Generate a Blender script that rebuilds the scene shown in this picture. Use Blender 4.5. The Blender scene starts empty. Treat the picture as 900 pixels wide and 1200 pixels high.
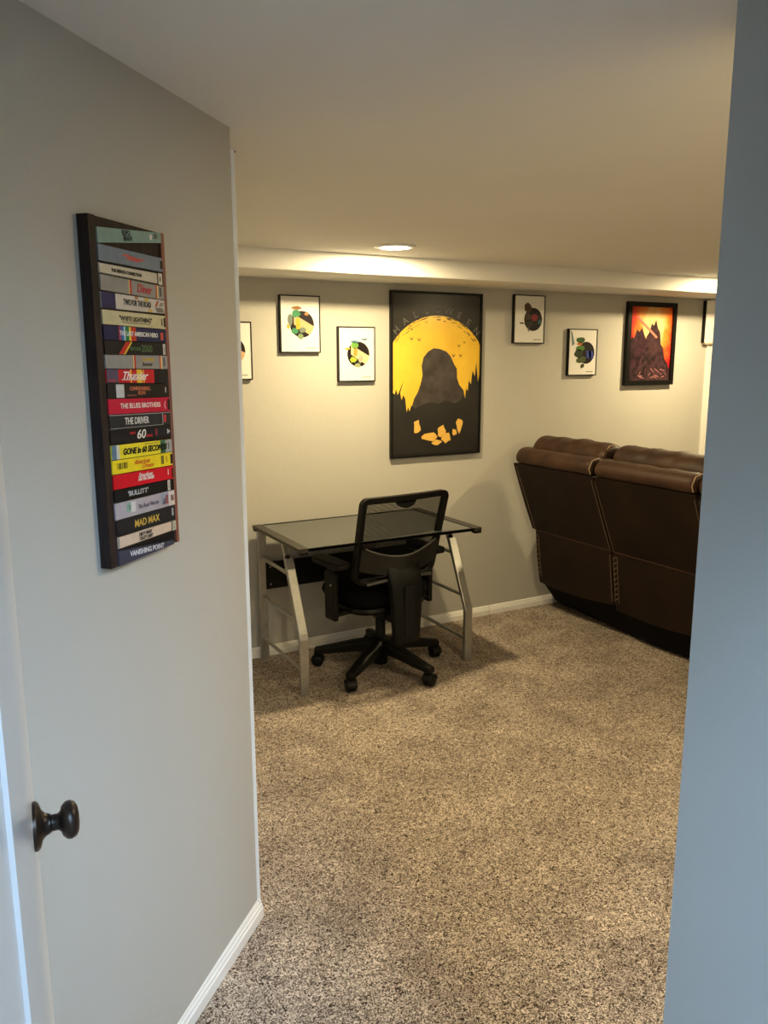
import bpy, bmesh, math, random
from mathutils import Vector, Matrix
random.seed(7)
PI = math.pi
R = math.radians
scn = bpy.context.scene
COL = scn.collection

# ------------------------------------------------------------------ camera
CAM_H = 1.57
PITCH, ROLL, YAW = R(10.82), R(-0.14), R(28.69)
fw = Vector((math.sin(YAW)*math.cos(PITCH), math.cos(YAW)*math.cos(PITCH), -math.sin(PITCH)))
rt = Vector((math.cos(YAW), -math.sin(YAW), 0))
up = rt.cross(fw)
rt, up = rt*math.cos(ROLL)+up*math.sin(ROLL), up*math.cos(ROLL)-rt*math.sin(ROLL)
cam_d = bpy.data.cameras.new('camera')
cam_d.sensor_fit = 'HORIZONTAL'; cam_d.sensor_width = 36.0
cam_d.lens = 36.0*937.0/900.0
cam_d.clip_start = 0.01
cam = bpy.data.objects.new('camera', cam_d); COL.objects.link(cam)
cam.matrix_world = Matrix(((rt.x, up.x, -fw.x, 0), (rt.y, up.y, -fw.y, 0), (rt.z, up.z, -fw.z, CAM_H), (0, 0, 0, 1)))
scn.camera = cam

# ------------------------------------------------------------------ world, daylight, exposure
world = bpy.data.worlds.new('world'); scn.world = world; world.use_nodes = True
wb = world.node_tree.nodes['Background']
wb.inputs[0].default_value = (0.42, 0.62, 1.0, 1); wb.inputs[1].default_value = 1.2
scn.view_settings.view_transform = 'Standard'; scn.view_settings.look = 'None'
scn.view_settings.gamma = 1; scn.view_settings.use_curve_mapping = False
scn.view_settings.exposure = 0.0

def area(name, loc, direction, sx, sy, power, color, shape='RECTANGLE', spread=PI):
    l = bpy.data.lights.new(name, 'AREA'); l.shape = shape; l.size = sx
    if shape in ('RECTANGLE', 'ELLIPSE'): l.size_y = sy
    l.energy = power; l.color = color; l.spread = spread
    o = bpy.data.objects.new(name, l); COL.objects.link(o); o.location = loc
    o.rotation_euler = Vector(direction).to_track_quat('-Z', 'Y').to_euler()
    return o
DAY = (0.46, 0.70, 1.0)
area('daylight_side_window', (-2.03, -0.85, 3.70), (1, 0.0, -0.75), 1.3, 2.2, 560, DAY)
area('added_rear_daylight', (0.55, -2.83, 3.70), (0, 1, -0.65), 1.3, 2.2, 330, DAY)  # added daylight from behind, for the lobby and the door streak
LAMP = 31.5
WARM = (1.0, 0.79, 0.43)

# ------------------------------------------------------------------ materials
MATS = {}
def mat(name, col, rough=0.6, metal=0.0, col2=None, scale=30.0, detail=4.0, bump=0.0, bscale=None, spec=0.5, lo=0.35, hi=0.65, coat=0.0, bdist=0.002, stretch=None):
    if name in MATS: return MATS[name]
    m = bpy.data.materials.new(name); m.use_nodes = True
    nt = m.node_tree; b = nt.nodes['Principled BSDF']
    b.inputs['Roughness'].default_value = rough; b.inputs['Metallic'].default_value = metal
    b.inputs['Specular IOR Level'].default_value = spec
    b.inputs['Coat Weight'].default_value = coat
    tc = nt.nodes.new('ShaderNodeTexCoord')
    src = tc.outputs['Object']
    if stretch:
        mp = nt.nodes.new('ShaderNodeMapping'); mp.inputs['Scale'].default_value = stretch
        nt.links.new(src, mp.inputs[0]); src = mp.outputs[0]
    no = nt.nodes.new('ShaderNodeTexNoise'); no.inputs['Scale'].default_value = scale; no.inputs['Detail'].default_value = detail
    nt.links.new(src, no.inputs['Vector'])
    rp = nt.nodes.new('ShaderNodeValToRGB')
    if col2 is None: col2 = tuple(c*0.93 for c in col)
    rp.color_ramp.elements[0].position = lo; rp.color_ramp.elements[1].position = hi
    rp.color_ramp.elements[0].color = (*col2, 1); rp.color_ramp.elements[1].color = (*col, 1)
    nt.links.new(no.outputs['Fac'], rp.inputs[0]); nt.links.new(rp.outputs[0], b.inputs['Base Color'])
    if bump > 0:
        n2 = nt.nodes.new('ShaderNodeTexNoise'); n2.inputs['Scale'].default_value = bscale or scale; n2.inputs['Detail'].default_value = 3
        nt.links.new(src, n2.inputs['Vector'])
        bp = nt.nodes.new('ShaderNodeBump'); bp.inputs['Strength'].default_value = bump; bp.inputs['Distance'].default_value = bdist
        nt.links.new(n2.outputs['Fac'], bp.inputs['Height']); nt.links.new(bp.outputs[0], b.inputs['Normal'])
    MATS[name] = m
    return m
def emit(name, col, strength):
    m = bpy.data.materials.new(name); m.use_nodes = True
    b = m.node_tree.nodes['Principled BSDF']
    b.inputs['Base Color'].default_value = (*col, 1); b.inputs['Emission Color'].default_value = (*col, 1)
    b.inputs['Emission Strength'].default_value = strength
    MATS[name] = m; return m
def carpet_mat():
    m = bpy.data.materials.new('carpet'); m.use_nodes = True
    nt = m.node_tree; b = nt.nodes['Principled BSDF']; L = nt.links.new
    b.inputs['Roughness'].default_value = 1.0; b.inputs['Specular IOR Level'].default_value = 0.05
    tc = nt.nodes.new('ShaderNodeTexCoord')
    def noise(s, d=3, ds=0.0):
        n = nt.nodes.new('ShaderNodeTexNoise'); n.inputs['Scale'].default_value = s; n.inputs['Detail'].default_value = d
        n.inputs['Distortion'].default_value = ds
        L(tc.outputs['Object'], n.inputs['Vector']); return n.outputs['Fac']
    fine = noise(118, 2.5, 2.2)
    rp = nt.nodes.new('ShaderNodeValToRGB'); e = rp.color_ramp.elements
    e[0].position = 0.40; e[0].color = (0.045, 0.032, 0.026, 1)
    e[1].position = 0.61; e[1].color = (0.80, 0.69, 0.585, 1)
    k = e.new(0.50); k.color = (0.36, 0.287, 0.237, 1)
    L(fine, rp.inputs[0])
    big = noise(4.5, 6, 0.6)
    r2 = nt.nodes.new('ShaderNodeValToRGB'); r2.color_ramp.elements[0].position = 0.35; r2.color_ramp.elements[1].position = 0.65
    r2.color_ramp.elements[0].color = (0.74, 0.735, 0.74, 1); r2.color_ramp.elements[1].color = (1.06, 1.06, 1.05, 1)
    L(big, r2.inputs[0])
    mx = nt.nodes.new('ShaderNodeMix'); mx.data_type = 'RGBA'; mx.blend_type = 'MULTIPLY'; mx.inputs[0].default_value = 1
    L(rp.outputs[0], mx.inputs[6]); L(r2.outputs[0], mx.inputs[7]); L(mx.outputs[2], b.inputs['Base Color'])
    bp = nt.nodes.new('ShaderNodeBump'); bp.inputs['Strength'].default_value = 0.9; bp.inputs['Distance'].default_value = 0.006
    L(fine, bp.inputs['Height']); L(bp.outputs[0], b.inputs['Normal'])
    MATS['carpet'] = m; return m

PAINT = (0.47, 0.455, 0.415)
M_wall = mat('wall_paint', PAINT, 0.75, col2=(0.455, 0.44, 0.40), scale=2.0, bump=0.25, bscale=55, bdist=0.003)
M_ceil = mat('ceiling_paint', (0.81, 0.80, 0.78), 0.9, col2=(0.79, 0.78, 0.76), scale=2, bump=0.12, bscale=90)
M_trim = mat('white_trim_paint', (0.84, 0.83, 0.80), 0.35, col2=(0.82, 0.81, 0.78), scale=8)
M_door = mat('white_door_paint', (0.70, 0.70, 0.71), 0.22, col2=(0.69, 0.69, 0.70), scale=5)
M_carpet = carpet_mat()
M_knob = mat('oil_rubbed_bronze', (0.012, 0.010, 0.010), 0.32, 0.6, col2=(0.03, 0.02, 0.015), scale=20)
M_black = mat('black_plastic', (0.0045, 0.0045, 0.0045), 0.48, col2=(0.003, 0.003, 0.003), scale=60, spec=0.22)
M_blackframe = mat('black_frame_lacquer', (0.005, 0.005, 0.005), 0.4, col2=(0.007, 0.0065, 0.006), scale=40, spec=0.2)
M_fabric = mat('black_fabric', (0.005, 0.005, 0.005), 0.95, col2=(0.002, 0.002, 0.002), scale=300, spec=0.05)
M_steel = mat('satin_silver_metal', (0.40, 0.395, 0.375), 0.36, 0.7, col2=(0.35, 0.345, 0.325), scale=25)
M_chrome = mat('chrome', (0.75, 0.74, 0.72), 0.15, 1.0, scale=10)
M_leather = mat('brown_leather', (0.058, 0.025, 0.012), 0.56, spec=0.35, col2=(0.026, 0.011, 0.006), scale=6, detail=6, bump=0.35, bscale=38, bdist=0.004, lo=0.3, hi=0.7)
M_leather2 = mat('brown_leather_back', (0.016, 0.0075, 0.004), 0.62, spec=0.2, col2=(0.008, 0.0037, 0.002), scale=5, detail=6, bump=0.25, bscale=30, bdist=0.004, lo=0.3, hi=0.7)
M_thread = mat('tan_thread', (0.42, 0.30, 0.20), 0.8, scale=50)
M_liner = mat('black_liner_cloth', (0.006, 0.006, 0.007), 0.9, scale=80, spec=0.15)
M_paper = mat('white_print_paper', (0.72, 0.705, 0.665), 0.5, col2=(0.70, 0.685, 0.645), scale=3, spec=0.2)
M_wood = mat('dark_walnut_wood', (0.030, 0.018, 0.015), 0.55, spec=0.2, col2=(0.008, 0.006, 0.007), scale=14, detail=6, stretch=(6, 6, 0.7))
M_redwood = mat('reddish_wood', (0.24, 0.075, 0.045), 0.5, col2=(0.12, 0.04, 0.03), scale=14, detail=6, stretch=(6, 6, 0.7))
def flat(c, rough=0.5):
    n = 'ink_%02x%02x%02x' % tuple(int(max(0, min(1, v))*255) for v in c)
    return mat(n, c, rough, col2=tuple(v*0.9 for v in c), scale=60, spec=0.15)
def glass_mat():
    m = bpy.data.materials.new('smoked_glass'); m.use_nodes = True
    nt = m.node_tree; b = nt.nodes['Principled BSDF']
    b.inputs['Base Color'].default_value = (0.13, 0.14, 0.135, 1); b.inputs['Roughness'].default_value = 0.06
    b.inputs['Transmission Weight'].default_value = 0.55; b.inputs['IOR'].default_value = 1.5
    no = nt.nodes.new('ShaderNodeTexNoise'); no.inputs['Scale'].default_value = 3
    mr = nt.nodes.new('ShaderNodeMapRange'); mr.inputs[3].default_value = 0.05; mr.inputs[4].default_value = 0.11
    nt.links.new(no.outputs[0], mr.inputs[0]); nt.links.new(mr.outputs[0], b.inputs['Roughness'])
    MATS['smoked_glass'] = m; return m
M_glass = glass_mat()
def pane_mat():
    m = bpy.data.materials.new('window_glass'); m.use_nodes = True
    b = m.node_tree.nodes['Principled BSDF']
    b.inputs['Transmission Weight'].default_value = 1; b.inputs['Roughness'].default_value = 0.02; b.inputs['IOR'].default_value = 1.02
    return m
M_pane = pane_mat()

# ------------------------------------------------------------------ mesh helpers
def link(name, me, m, parent=None):
    o = bpy.data.objects.new(name, me); COL.objects.link(o)
    if m is not None:
        me.materials.clear(); me.materials.append(m)
    if parent is not None: o.parent = parent
    return o
def fin(name, bm, m, parent=None, smooth=False, bevel=0.0, seg=2):
    bmesh.ops.recalc_face_normals(bm, faces=bm.faces[:])
    if bevel > 0:
        es = [e for e in bm.edges if len(e.link_faces) == 2 and e.calc_face_angle(0) > 0.6]
        if es: bmesh.ops.bevel(bm, geom=es, offset=bevel, segments=seg, affect='EDGES', profile=0.5)
    me = bpy.data.meshes.new(name); bm.to_mesh(me); bm.free()
    if smooth:
        for p in me.polygons: p.use_smooth = True
        try: me.set_sharp_from_angle(angle=R(42))
        except Exception: pass
    return link(name, me, m, parent)
def NB(): return bmesh.new()
def box(bm, x0, x1, y0, y1, z0, z1, mtx=None):
    vs = [bm.verts.new((x, y, z)) for z in (z0, z1) for y in (y0, y1) for x in (x0, x1)]
    for f in ((0, 1, 3, 2), (4, 5, 7, 6), (0, 1, 5, 4), (2, 3, 7, 6), (0, 2, 6, 4), (1, 3, 7, 5)):
        bm.faces.new([vs[i] for i in f])
    if mtx is not None:
        for v in vs: v.co = mtx @ v.co
    return vs
def obox(name, x0, x1, y0, y1, z0, z1, m, parent=None, bevel=0.0):
    b = NB(); box(b, x0, x1, y0, y1, z0, z1); return fin(name, b, m, parent, bevel=bevel)
def prism(bm, poly, a, b, fn):
    """poly: 2-D outline; fn(u, v, w) -> point; extruded w from a to b"""
    A = [bm.verts.new(fn(u, v, a)) for u, v in poly]; B = [bm.verts.new(fn(u, v, b)) for u, v in poly]
    n = len(poly)
    bm.faces.new(A); bm.faces.new(B[::-1])
    for i in range(n): bm.faces.new((A[i], A[(i+1) % n], B[(i+1) % n], B[i]))
def tube(bm, pts, r, seg=10, closed=False, prof=None, upv=None, rs=None):
    """sweep a round (or given 2-D profile) section along pts"""
    pts = [Vector(p) for p in pts]; n = len(pts); rings = []
    if prof is None: prof = [(math.cos(2*PI*k/seg), math.sin(2*PI*k/seg)) for k in range(seg)]; sc = r
    else: sc = 1.0
    prev = None
    for i, p in enumerate(pts):
        if closed: t = (pts[(i+1) % n]-pts[i-1])
        else: t = pts[min(i+1, n-1)]-pts[max(i-1, 0)]
        t.normalize()
        if prev is None:
            u = Vector(upv) if upv else (Vector((0, 0, 1)) if abs(t.z) < 0.9 else Vector((1, 0, 0)))
        else: u = Vector(upv) if upv else prev
        u = (u-t*u.dot(t)).normalized(); prev = u
        w = t.cross(u)
        # mitre so that the section keeps its width at bends
        k = 1.0
        s = sc if rs is None else rs[i]
        rings.append([bm.verts.new(p+u*(a*s)*k+w*(b*s)) for a, b in prof])
    m = len(prof)
    for i in range(n if closed else n-1):
        A, B = rings[i], rings[(i+1) % n]
        for j in range(m): bm.faces.new((A[j], A[(j+1) % m], B[(j+1) % m], B[j]))
    if not closed: bm.faces.new(rings[0][::-1]); bm.faces.new(rings[-1])
def lathe(bm, prof, seg=28, fn=None):
    """prof: (radius, height) list; fn maps (x, y, h)"""
    fn = fn or (lambda x, y, h: (x, y, h)); rings = []
    for r, h in prof:
        rings.append([bm.verts.new(fn(r*math.cos(2*PI*k/seg), r*math.sin(2*PI*k/seg), h)) for k in range(seg)])
    for A, B in zip(rings, rings[1:]):
        for j in range(seg): bm.faces.new((A[j], A[(j+1) % seg], B[(j+1) % seg], B[j]))
    bm.faces.new(rings[0][::-1]); bm.faces.new(rings[-1])
def empty(name, loc=(0, 0, 0), rz=0.0):
    o = bpy.data.objects.new(name, None); COL.objects.link(o); o.location = loc; o.rotation_euler = (0, 0, rz)
    o.empty_display_size = 0.1
    return o
def tag(o, label=None, cat=None, group=None, kind=None):
    if label: o['label'] = label
    if cat: o['category'] = cat
    if group: o['group'] = group
    if kind: o['kind'] = kind
    return o
def struct(o): o['kind'] = 'structure'; return o
def text_mesh(s, size, extrude=0.0004, shear=0.0, align='CENTER', bold=0.0):
    c = bpy.data.curves.new('lettering', 'FONT'); c.body = s; c.size = size; c.extrude = extrude
    c.align_x = align; c.align_y = 'CENTER'; c.shear = shear; c.offset = bold; c.resolution_u = 3
    o = bpy.data.objects.new('tmp', c); COL.objects.link(o)
    dg = bpy.context.evaluated_depsgraph_get()
    me = bpy.data.meshes.new_from_object(o.evaluated_get(dg))
    bpy.data.objects.remove(o); bpy.data.curves.remove(c)
    return me

# ------------------------------------------------------------------ room shell
YB = 3.90           # back wall
CZ, CZ2 = 2.11, 2.062
SY, SZ = 3.53, 1.970     # soffit front edge and underside
CXn, CYn = 0.657, 1.958    # outside corner of the angled wall
EX, EY = 1.103, 0.9055        # end of the wall on the other side of the opening
NY = 0.34                  # lobby face of the doorway wall

b = NB(); box(b, -2.2, 6.7, -3.1, 4.1, -0.12, 0.0); struct(tag(fin('floor', b, M_carpet), 'speckled brown and beige cut pile carpet covering the floor'))
b = NB()
prism(b, [(NY-0.12, CZ), (2.0, CZ), (SY, CZ2), (4.1, CZ2-0.01), (4.1, 2.3), (NY-0.12, 2.3)], -2.2, 6.7, lambda u, v, w: (w, u, v))
struct(tag(fin('ceiling', b, M_ceil), 'flat off white basement ceiling'))
struct(tag(obox('wall_back', 0.3, 6.7, YB, 4.05, 0, 2.3, M_wall), 'beige grey textured wall hung with framed prints'))
struct(tag(obox('trim_1', 0.55, 6.6, SY, YB+0.01, SZ, CZ2+0.03, M_ceil, bevel=0.006), 'white boxed soffit running along the top of the back wall'))
# angled wall with room return: one solid outline
b = NB()
prism(b, [(CXn, CYn), (CXn, 3.95), (CXn-0.14, 3.95), (CXn-0.14, CYn+0.05), (-1.15, 0.30), (-0.962, 0.30)], 0, 2.2, lambda u, v, w: (u, v, w))
struct(tag(fin('wall_left', b, M_wall, bevel=0.004), 'grey angled wall that carries the tape box art'))
# wall on the other side of the opening
s2 = math.sqrt(0.5)
ex2, ey2 = EX+(EY-NY), NY
b = NB()
prism(b, [(EX, EY), (ex2+0.03, ey2-0.03), (ex2+0.24, ey2-0.03), (EX+0.125, EY+0.060)], 0, 2.2, lambda u, v, w: (u, v, w))
struct(tag(fin('wall_right', b, M_wall, bevel=0.0015), 'grey wall end lit blue by daylight beside the opening'))
# wall with the doorway the camera looks through
DX0, DX1 = -0.062, 0.742
b = NB(); box(b, -2.2, DX0-0.02, NY-0.12, NY, 0, 2.2); box(b, DX1+0.02, 6.7, NY-0.12, NY, 0, 2.2); box(b, DX0-0.02, DX1+0.02, NY-0.12, NY, 2.05, 2.2); box(b, -2.2, 2.4, NY-0.12, NY-0.005, 2.2, 5.2)
struct(tag(fin('wall_front', b, M_wall), 'grey wall with the doorway'))
b = NB(); box(b, DX0-0.02, DX0, NY-0.12, NY, 0, 2.05); box(b, DX1, DX1+0.02, NY-0.12, NY, 0, 2.05); box(b, DX0-0.02, DX1+0.02, NY-0.12, NY, 2.03, 2.05)
struct(tag(fin('trim_2', b, M_trim), 'white door jamb lining'))
struct(tag(obox('wall_side', 6.6, 6.7, NY, YB, 0, 2.2, M_wall), 'grey side wall of the room'))
# room behind the camera: side window, plus a rear one added for its daylight
b = NB()
WY0, WY1, WZ0, WZ1 = -1.55, -0.15, 2.55, 4.85
EH = 5.2     # the entry is a tall stairwell lit from high windows
struct(tag(obox('ceiling_entry', -2.2, 2.4, -3.1, NY, EH, EH+0.1, M_ceil), 'white ceiling of the tall entry'))
box(b, -2.2, -2.05, -3.1, WY0, 0, EH); box(b, -2.2, -2.05, WY1, NY, 0, EH); box(b, -2.2, -2.05, WY0, WY1, 0, WZ0); box(b, -2.2, -2.05, WY0, WY1, WZ1, EH)
struct(tag(fin('wall_entry_left', b, M_wall), 'grey wall with a window in the entry room'))
b = NB()
RX0, RX1 = -0.15, 1.25
box(b, -2.2, RX0, -3.1, -2.85, 0, EH); box(b, RX1, 2.4, -3.1, -2.85, 0, EH); box(b, RX0, RX1, -3.1, -2.85, 0, WZ0); box(b, RX0, RX1, -3.1, -2.85, WZ1, EH)
struct(tag(fin('wall_entry_rear', b, M_wall), 'grey rear wall of the entry room with a window added for daylight'))
struct(tag(obox('wall_entry_right', 2.3, 2.4, -2.85, NY-0.12, 0, EH, M_wall), 'grey right wall of the entry room'))
def window(name, fn, a0, a1, z0, z1):
    w = empty(name); struct(w)
    b = NB(); t = 0.05
    for (p, q, r_, s) in ((a0, a0+t, z0, z1), (a1-t, a1, z0, z1), (a0, a1, z0, z0+t), (a0, a1, z1-t, z1), ((a0+a1)/2-0.02, (a0+a1)/2+0.02, z0, z1)):
        x0, y0, x1, y1 = fn(p, q)
        box(b, x0, x1, y0, y1, r_, s)
    fin('window_frame', b, M_trim, w)
    for (p, q) in ((a0+t, (a0+a1)/2-0.02), ((a0+a1)/2+0.02, a1-t)):
        x0, y0, x1, y1 = fn(p, q, 0.004); obox('pane', x0, x1, y0, y1, z0+t, z1-t, M_pane, w)
    return w
window('window_1', lambda p, q, d=0.03: (-2.13-d/2, p, -2.13+d/2, q), WY0, WY1, WZ0, WZ1)
window('window_added_rear', lambda p, q, d=0.03: (p, -2.97-d/2, q, -2.97+d/2), RX0, RX1, WZ0, WZ1)  # added window around the rear daylight

# baseboards (stepped colonial profile): u = out from the wall, v = height
BBP = [(0, 0), (0.014, 0), (0.014, 0.030), (0.011, 0.034), (0.011, 0.040), (0.007, 0.045), (0.007, 0.050), (0.003, 0.056), (0, 0.057)]
def baseboard(name, p0, p1, out, label):
    p0, p1, out = Vector((*p0, 0)), Vector((*p1, 0)), Vector((*out, 0)).normalized(); d = p1-p0
    b = NB(); prism(b, BBP, 0, 1, lambda u, v, w: p0+d*w+out*u+Vector((0, 0, v)))
    return struct(tag(fin(name, b, M_trim), label))
baseboard('baseboard_back', (CXn, YB), (2.875, YB), (0, -1), 'white stepped baseboard under the glass desk')
baseboard('baseboard_back', (2.878, YB), (6.6, YB), (0, -1), 'white stepped baseboard running behind the brown sofa')
baseboard('baseboard_left', (-0.96, NY), (CXn+0.006, CYn+0.006), (1, -1), 'white stepped baseboard on the angled grey wall')
baseboard('baseboard_return', (CXn, CYn-0.006), (CXn, YB), (1, 0), 'white stepped baseboard past the outside corner')
baseboard('baseboard_right', (EX-0.0, EY+0.0), (ex2, ey2), (-1, -1), 'white baseboard on the blue lit wall end')
# corner guard strip on the outside corner
g = struct(tag(obox('trim_3', CXn, CXn+0.011, CYn+0.004, CYn+0.06, 0.05, 2.064, M_trim, bevel=0.002), 'narrow white corner strip on the outside corner of the angled wall'))
obox('nail', CXn+0.011, CXn+0.014, CYn+0.006, CYn+0.010, 2.058, 2.062, M_black, g)
# narrow casing strip on the back wall
b = NB(); box(b, 4.688, 4.713, YB-0.016, YB, 0.05, SZ); box(b, 4.713, 4.722, YB-0.008, YB, 0.05, SZ); box(b, 4.722, 4.760, YB-0.018, YB, 0.05, SZ)
struct(tag(fin('trim_4', b, M_trim, bevel=0.002), 'narrow white vertical casing strip on the back wall'))

# ------------------------------------------------------------------ open door at the left
def build_door():
    ang = R(6.05)
    root = empty('door_1', (0.0587-0.76*math.sin(ang), 1.0935-0.76*math.cos(ang), 0), -ang)
    struct(root); tag(root, 'white slab door standing open with a dark round knob')
    T = 0.035; Z0, Z1 = 0.012, 2.02
    # local: y along the door from hinge to latch, x = 0 is the knob face, slab to -x
    P0, P1 = 0.10, 0.385      # recess added to the flush slab; its bevel makes the pale daylight streak
    b = NB()
    prof = [(-T, 0), (0, 0), (0, P0), (-0.0042, P0+0.008), (-0.0042, P1-0.006), (0, P1), (0, 0.758), (-0.002, 0.76), (-T+0.002, 0.76), (-T, 0.758)]
    prism(b, prof, 0.19, 1.90, lambda u, v, w: (u, v, w))
    fin('door_streak_section', b, M_door, root)
    solid = [(-T, 0), (0, 0), (0, 0.758), (-0.002, 0.76), (-T+0.002, 0.76), (-T, 0.758)]
    for a, c in ((Z0, 0.19), (1.90, Z1)):
        b = NB(); prism(b, solid, a, c, lambda u, v, w: (u, v, w)); fin('door_rail', b, M_door, root)
    for s in (1, -1):
        x0 = 0 if s > 0 else -T
        fn = lambda x, y, h, s=s, x0=x0: (x0+s*h, 0.70+x, 0.982+y)
        k = NB(); lathe(k, [(0.031, 0), (0.031, 0.004), (0.028, 0.007), (0.019, 0.010), (0.0145, 0.014), (0.013, 0.018)], 32, fn)
        ro = fin('rosette', k, M_knob, root, smooth=True)
        k = NB(); lathe(k, [(0.0122, 0.016), (0.0122, 0.020), (0.0105, 0.0215), (0.0105, 0.029), (0.013, 0.032), (0.019, 0.034), (0.0235, 0.039), (0.0245, 0.044), (0.022, 0.050), (0.016, 0.0535), (0.006, 0.055)], 32, fn)
        fin('knob', k, M_knob, ro, smooth=True)
    obox('latch_plate', -0.030, -0.005, 0.7595, 0.7615, 0.944, 1.000, M_steel, root)
    for z in (0.25, 1.02, 1.80):
        k = NB(); lathe(k, [(0.006, z-0.045), (0.006, z+0.045)], 12, lambda x, y, h: (x-0.006-T+0.035, y-0.006, h)); fin('hinge', k, M_knob, root, smooth=True)
build_door()

# ------------------------------------------------------------------ recessed lights
def ceiling_light(x, y, label, dim=1.0):
    z = CZ if y < 2.0 else CZ+(CZ2-CZ)*(y-2.0)/(SY-2.0)
    t = empty('recessed_light', (x, y, z)); tag(t, label, 'ceiling light', 'recessed lights in the ceiling')
    b = NB(); lathe(b, [(0.070, 0.002), (0.094, 0.002), (0.094, -0.003), (0.088, -0.007), (0.074, -0.007), (0.070, -0.004)], 40)
    fin('trim_ring', b, M_trim, t, smooth=True)
    b = NB(); lathe(b, [(0.0735, 0.001), (0.0735, -0.004), (0.060, -0.0065), (0.010, -0.0072)], 40)
    fin('diffuser', b, emit('lamp_glow', (1.0, 0.86, 0.66), 14.0) if 'lamp_glow' not in MATS else MATS['lamp_glow'], t, smooth=True)
    l = area('lamp_light', (0, 0, -0.012), (0, 0, -1), 0.10, 0.10, LAMP*dim, WARM, 'DISK'); l.parent = t
ceiling_light(1.86, 3.29, 'lit round recessed ceiling light above the office chair')
ceiling_light(4.28, 3.29, 'lit round recessed ceiling light above the brown sofa')
ceiling_light(1.86, 0.95, 'lit round recessed ceiling light just behind the blue lit wall end', 0.8)
ceiling_light(4.28, 0.95, 'lit round recessed ceiling light in the front part of the room')

# ------------------------------------------------------------------ prints on the back wall
def ellipse(cx, cz, rx, rz, a0=0, a1=2*PI, n=28):
    return [(cx+rx*math.cos(a0+(a1-a0)*k/n), cz+rz*math.sin(a0+(a1-a0)*k/n)) for k in range(n if abs(a1-a0-2*PI) < 1e-6 else n+1)]
def patch(name, poly, y0, th, m, parent):
    """thin printed layer on a sheet facing -y"""
    b = NB(); prism(b, poly, y0, y0-th, lambda u, v, w: (u, w, v)); return fin(name, b, m, parent)
def frame_ring(bm, w, h, bd, y0, y1):
    for (a, c, d, e) in ((-w/2, -w/2+bd, 0, h), (w/2-bd, w/2, 0, h), (-w/2+bd, w/2-bd, 0, bd), (-w/2+bd, w/2-bd, h-bd, h)):
        box(bm, a, c, y0, y1, d, e)
INK = (0.014, 0.010, 0.011)
def small_print(x0, x1, z0, z1, label, patches, band=(0.80, 0.50, 0.26), disc=(0.54, 0.50, 0.30)):
    w, h = x1-x0, z1-z0
    t = empty('framed_print', ((x0+x1)/2, YB, z0)); tag(t, label, 'framed print', 'small white prints on the back wall')
    b = NB(); frame_ring(b, w, h, 0.006, -0.022, 0.0); fin('frame', b, M_blackframe, t)
    obox('print_sheet', -w/2+0.006, w/2-0.006, -0.020, -0.004, 0.006, h-0.006, M_paper, t)
    y = -0.0200
    cx, cz, r = (disc[0]-0.5)*w, disc[1]*h, disc[2]*w
    if band:
        # dark disc cut by a diagonal band: two circle segments with the band between them
        aa, bb = R(-52), R(-8)
        c1, c2 = R(-8), R(132); d1, d2 = R(-228), R(-52)
        patch('dark_disc', ellipse(cx, cz, r, r, c1, c2, 18), y, 0.0006, flat(INK), t)
        patch('dark_disc', ellipse(cx, cz, r, r, d1, d2, 18), y, 0.0006, flat(INK), t)
        patch('diagonal_band', ellipse(cx, cz, r*0.99, r*0.99, aa, bb, 8)+[(cx-r*0.66, cz+r*0.74), (cx-r*0.66, cz-r*0.02)], y, 0.0009, flat(tuple(v*0.75 for v in band)), t)
    else:
        patch('dark_disc', ellipse(cx, cz, r, r), y, 0.0006, flat(INK), t)
    for nm, poly, c in patches:
        patch(nm, [((u-0.5)*w, v*h) for u, v in poly], y, 0.0013, flat(tuple(v*0.62 for v in c)), t)
    b = NB(); rng = random.Random(int(x0*100))
    px = 0.64*w-w/2; 
    for k in range(9):
        q = px+k*0.027*w; s = rng.uniform(-0.4, 0.4)*0.012*h
        prism(b, [(q, 0.075*h+s), (q+0.024*w, 0.080*h-s), (q+0.024*w, 0.090*h-s), (q, 0.085*h+s)], y, y-0.0008, lambda u, v, ww: (u, ww, v))
    tag(fin('signature', b, flat((0.05, 0.04, 0.035)), t), kind='stuff')
    return t
def blob(u, v, ru, rv, n=12, seed=1, j=0.18):
    rg = random.Random(seed)
    return [(u+ru*math.cos(2*PI*k/n)*(1+rg.uniform(-j, j)), v+rv*math.sin(2*PI*k/n)*(1+rg.uniform(-j, j))) for k in range(n)]
GR, GR2, YE, PU, GY = (0.08, 0.36, 0.16), (0.22, 0.50, 0.10), (0.80, 0.56, 0.06), (0.06, 0.03, 0.06), (0.25, 0.30, 0.24)
small_print(1.155, 1.376, 1.470, 1.754, 'white print with an orange diagonal band, cut by the white corner strip', [])
small_print(1.528, 1.750, 1.603, 1.890, 'small white print with emerald, yellow and grey patches on a dark disc',
    [('colour_patch', blob(0.40, 0.68, 0.10, 0.07, seed=2), GR), ('colour_patch', blob(0.42, 0.78, 0.12, 0.03, seed=3), (0.42, 0.20, 0.07)), ('colour_patch', blob(0.44, 0.51, 0.06, 0.11, seed=4), YE),
     ('colour_patch', blob(0.25, 0.57, 0.06, 0.10, seed=5), GY), ('colour_patch', blob(0.36, 0.38, 0.08, 0.05, seed=6), GR), ('colour_patch', blob(0.55, 0.40, 0.09, 0.05, seed=7), GY),
     ('colour_patch', blob(0.20, 0.46, 0.04, 0.04, seed=8), YE), ('colour_patch', blob(0.50, 0.29, 0.07, 0.05, seed=9), (0.30, 0.42, 0.22)), ('colour_patch', blob(0.66, 0.68, 0.05, 0.03, seed=10), (0.62, 0.28, 0.10))])
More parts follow.
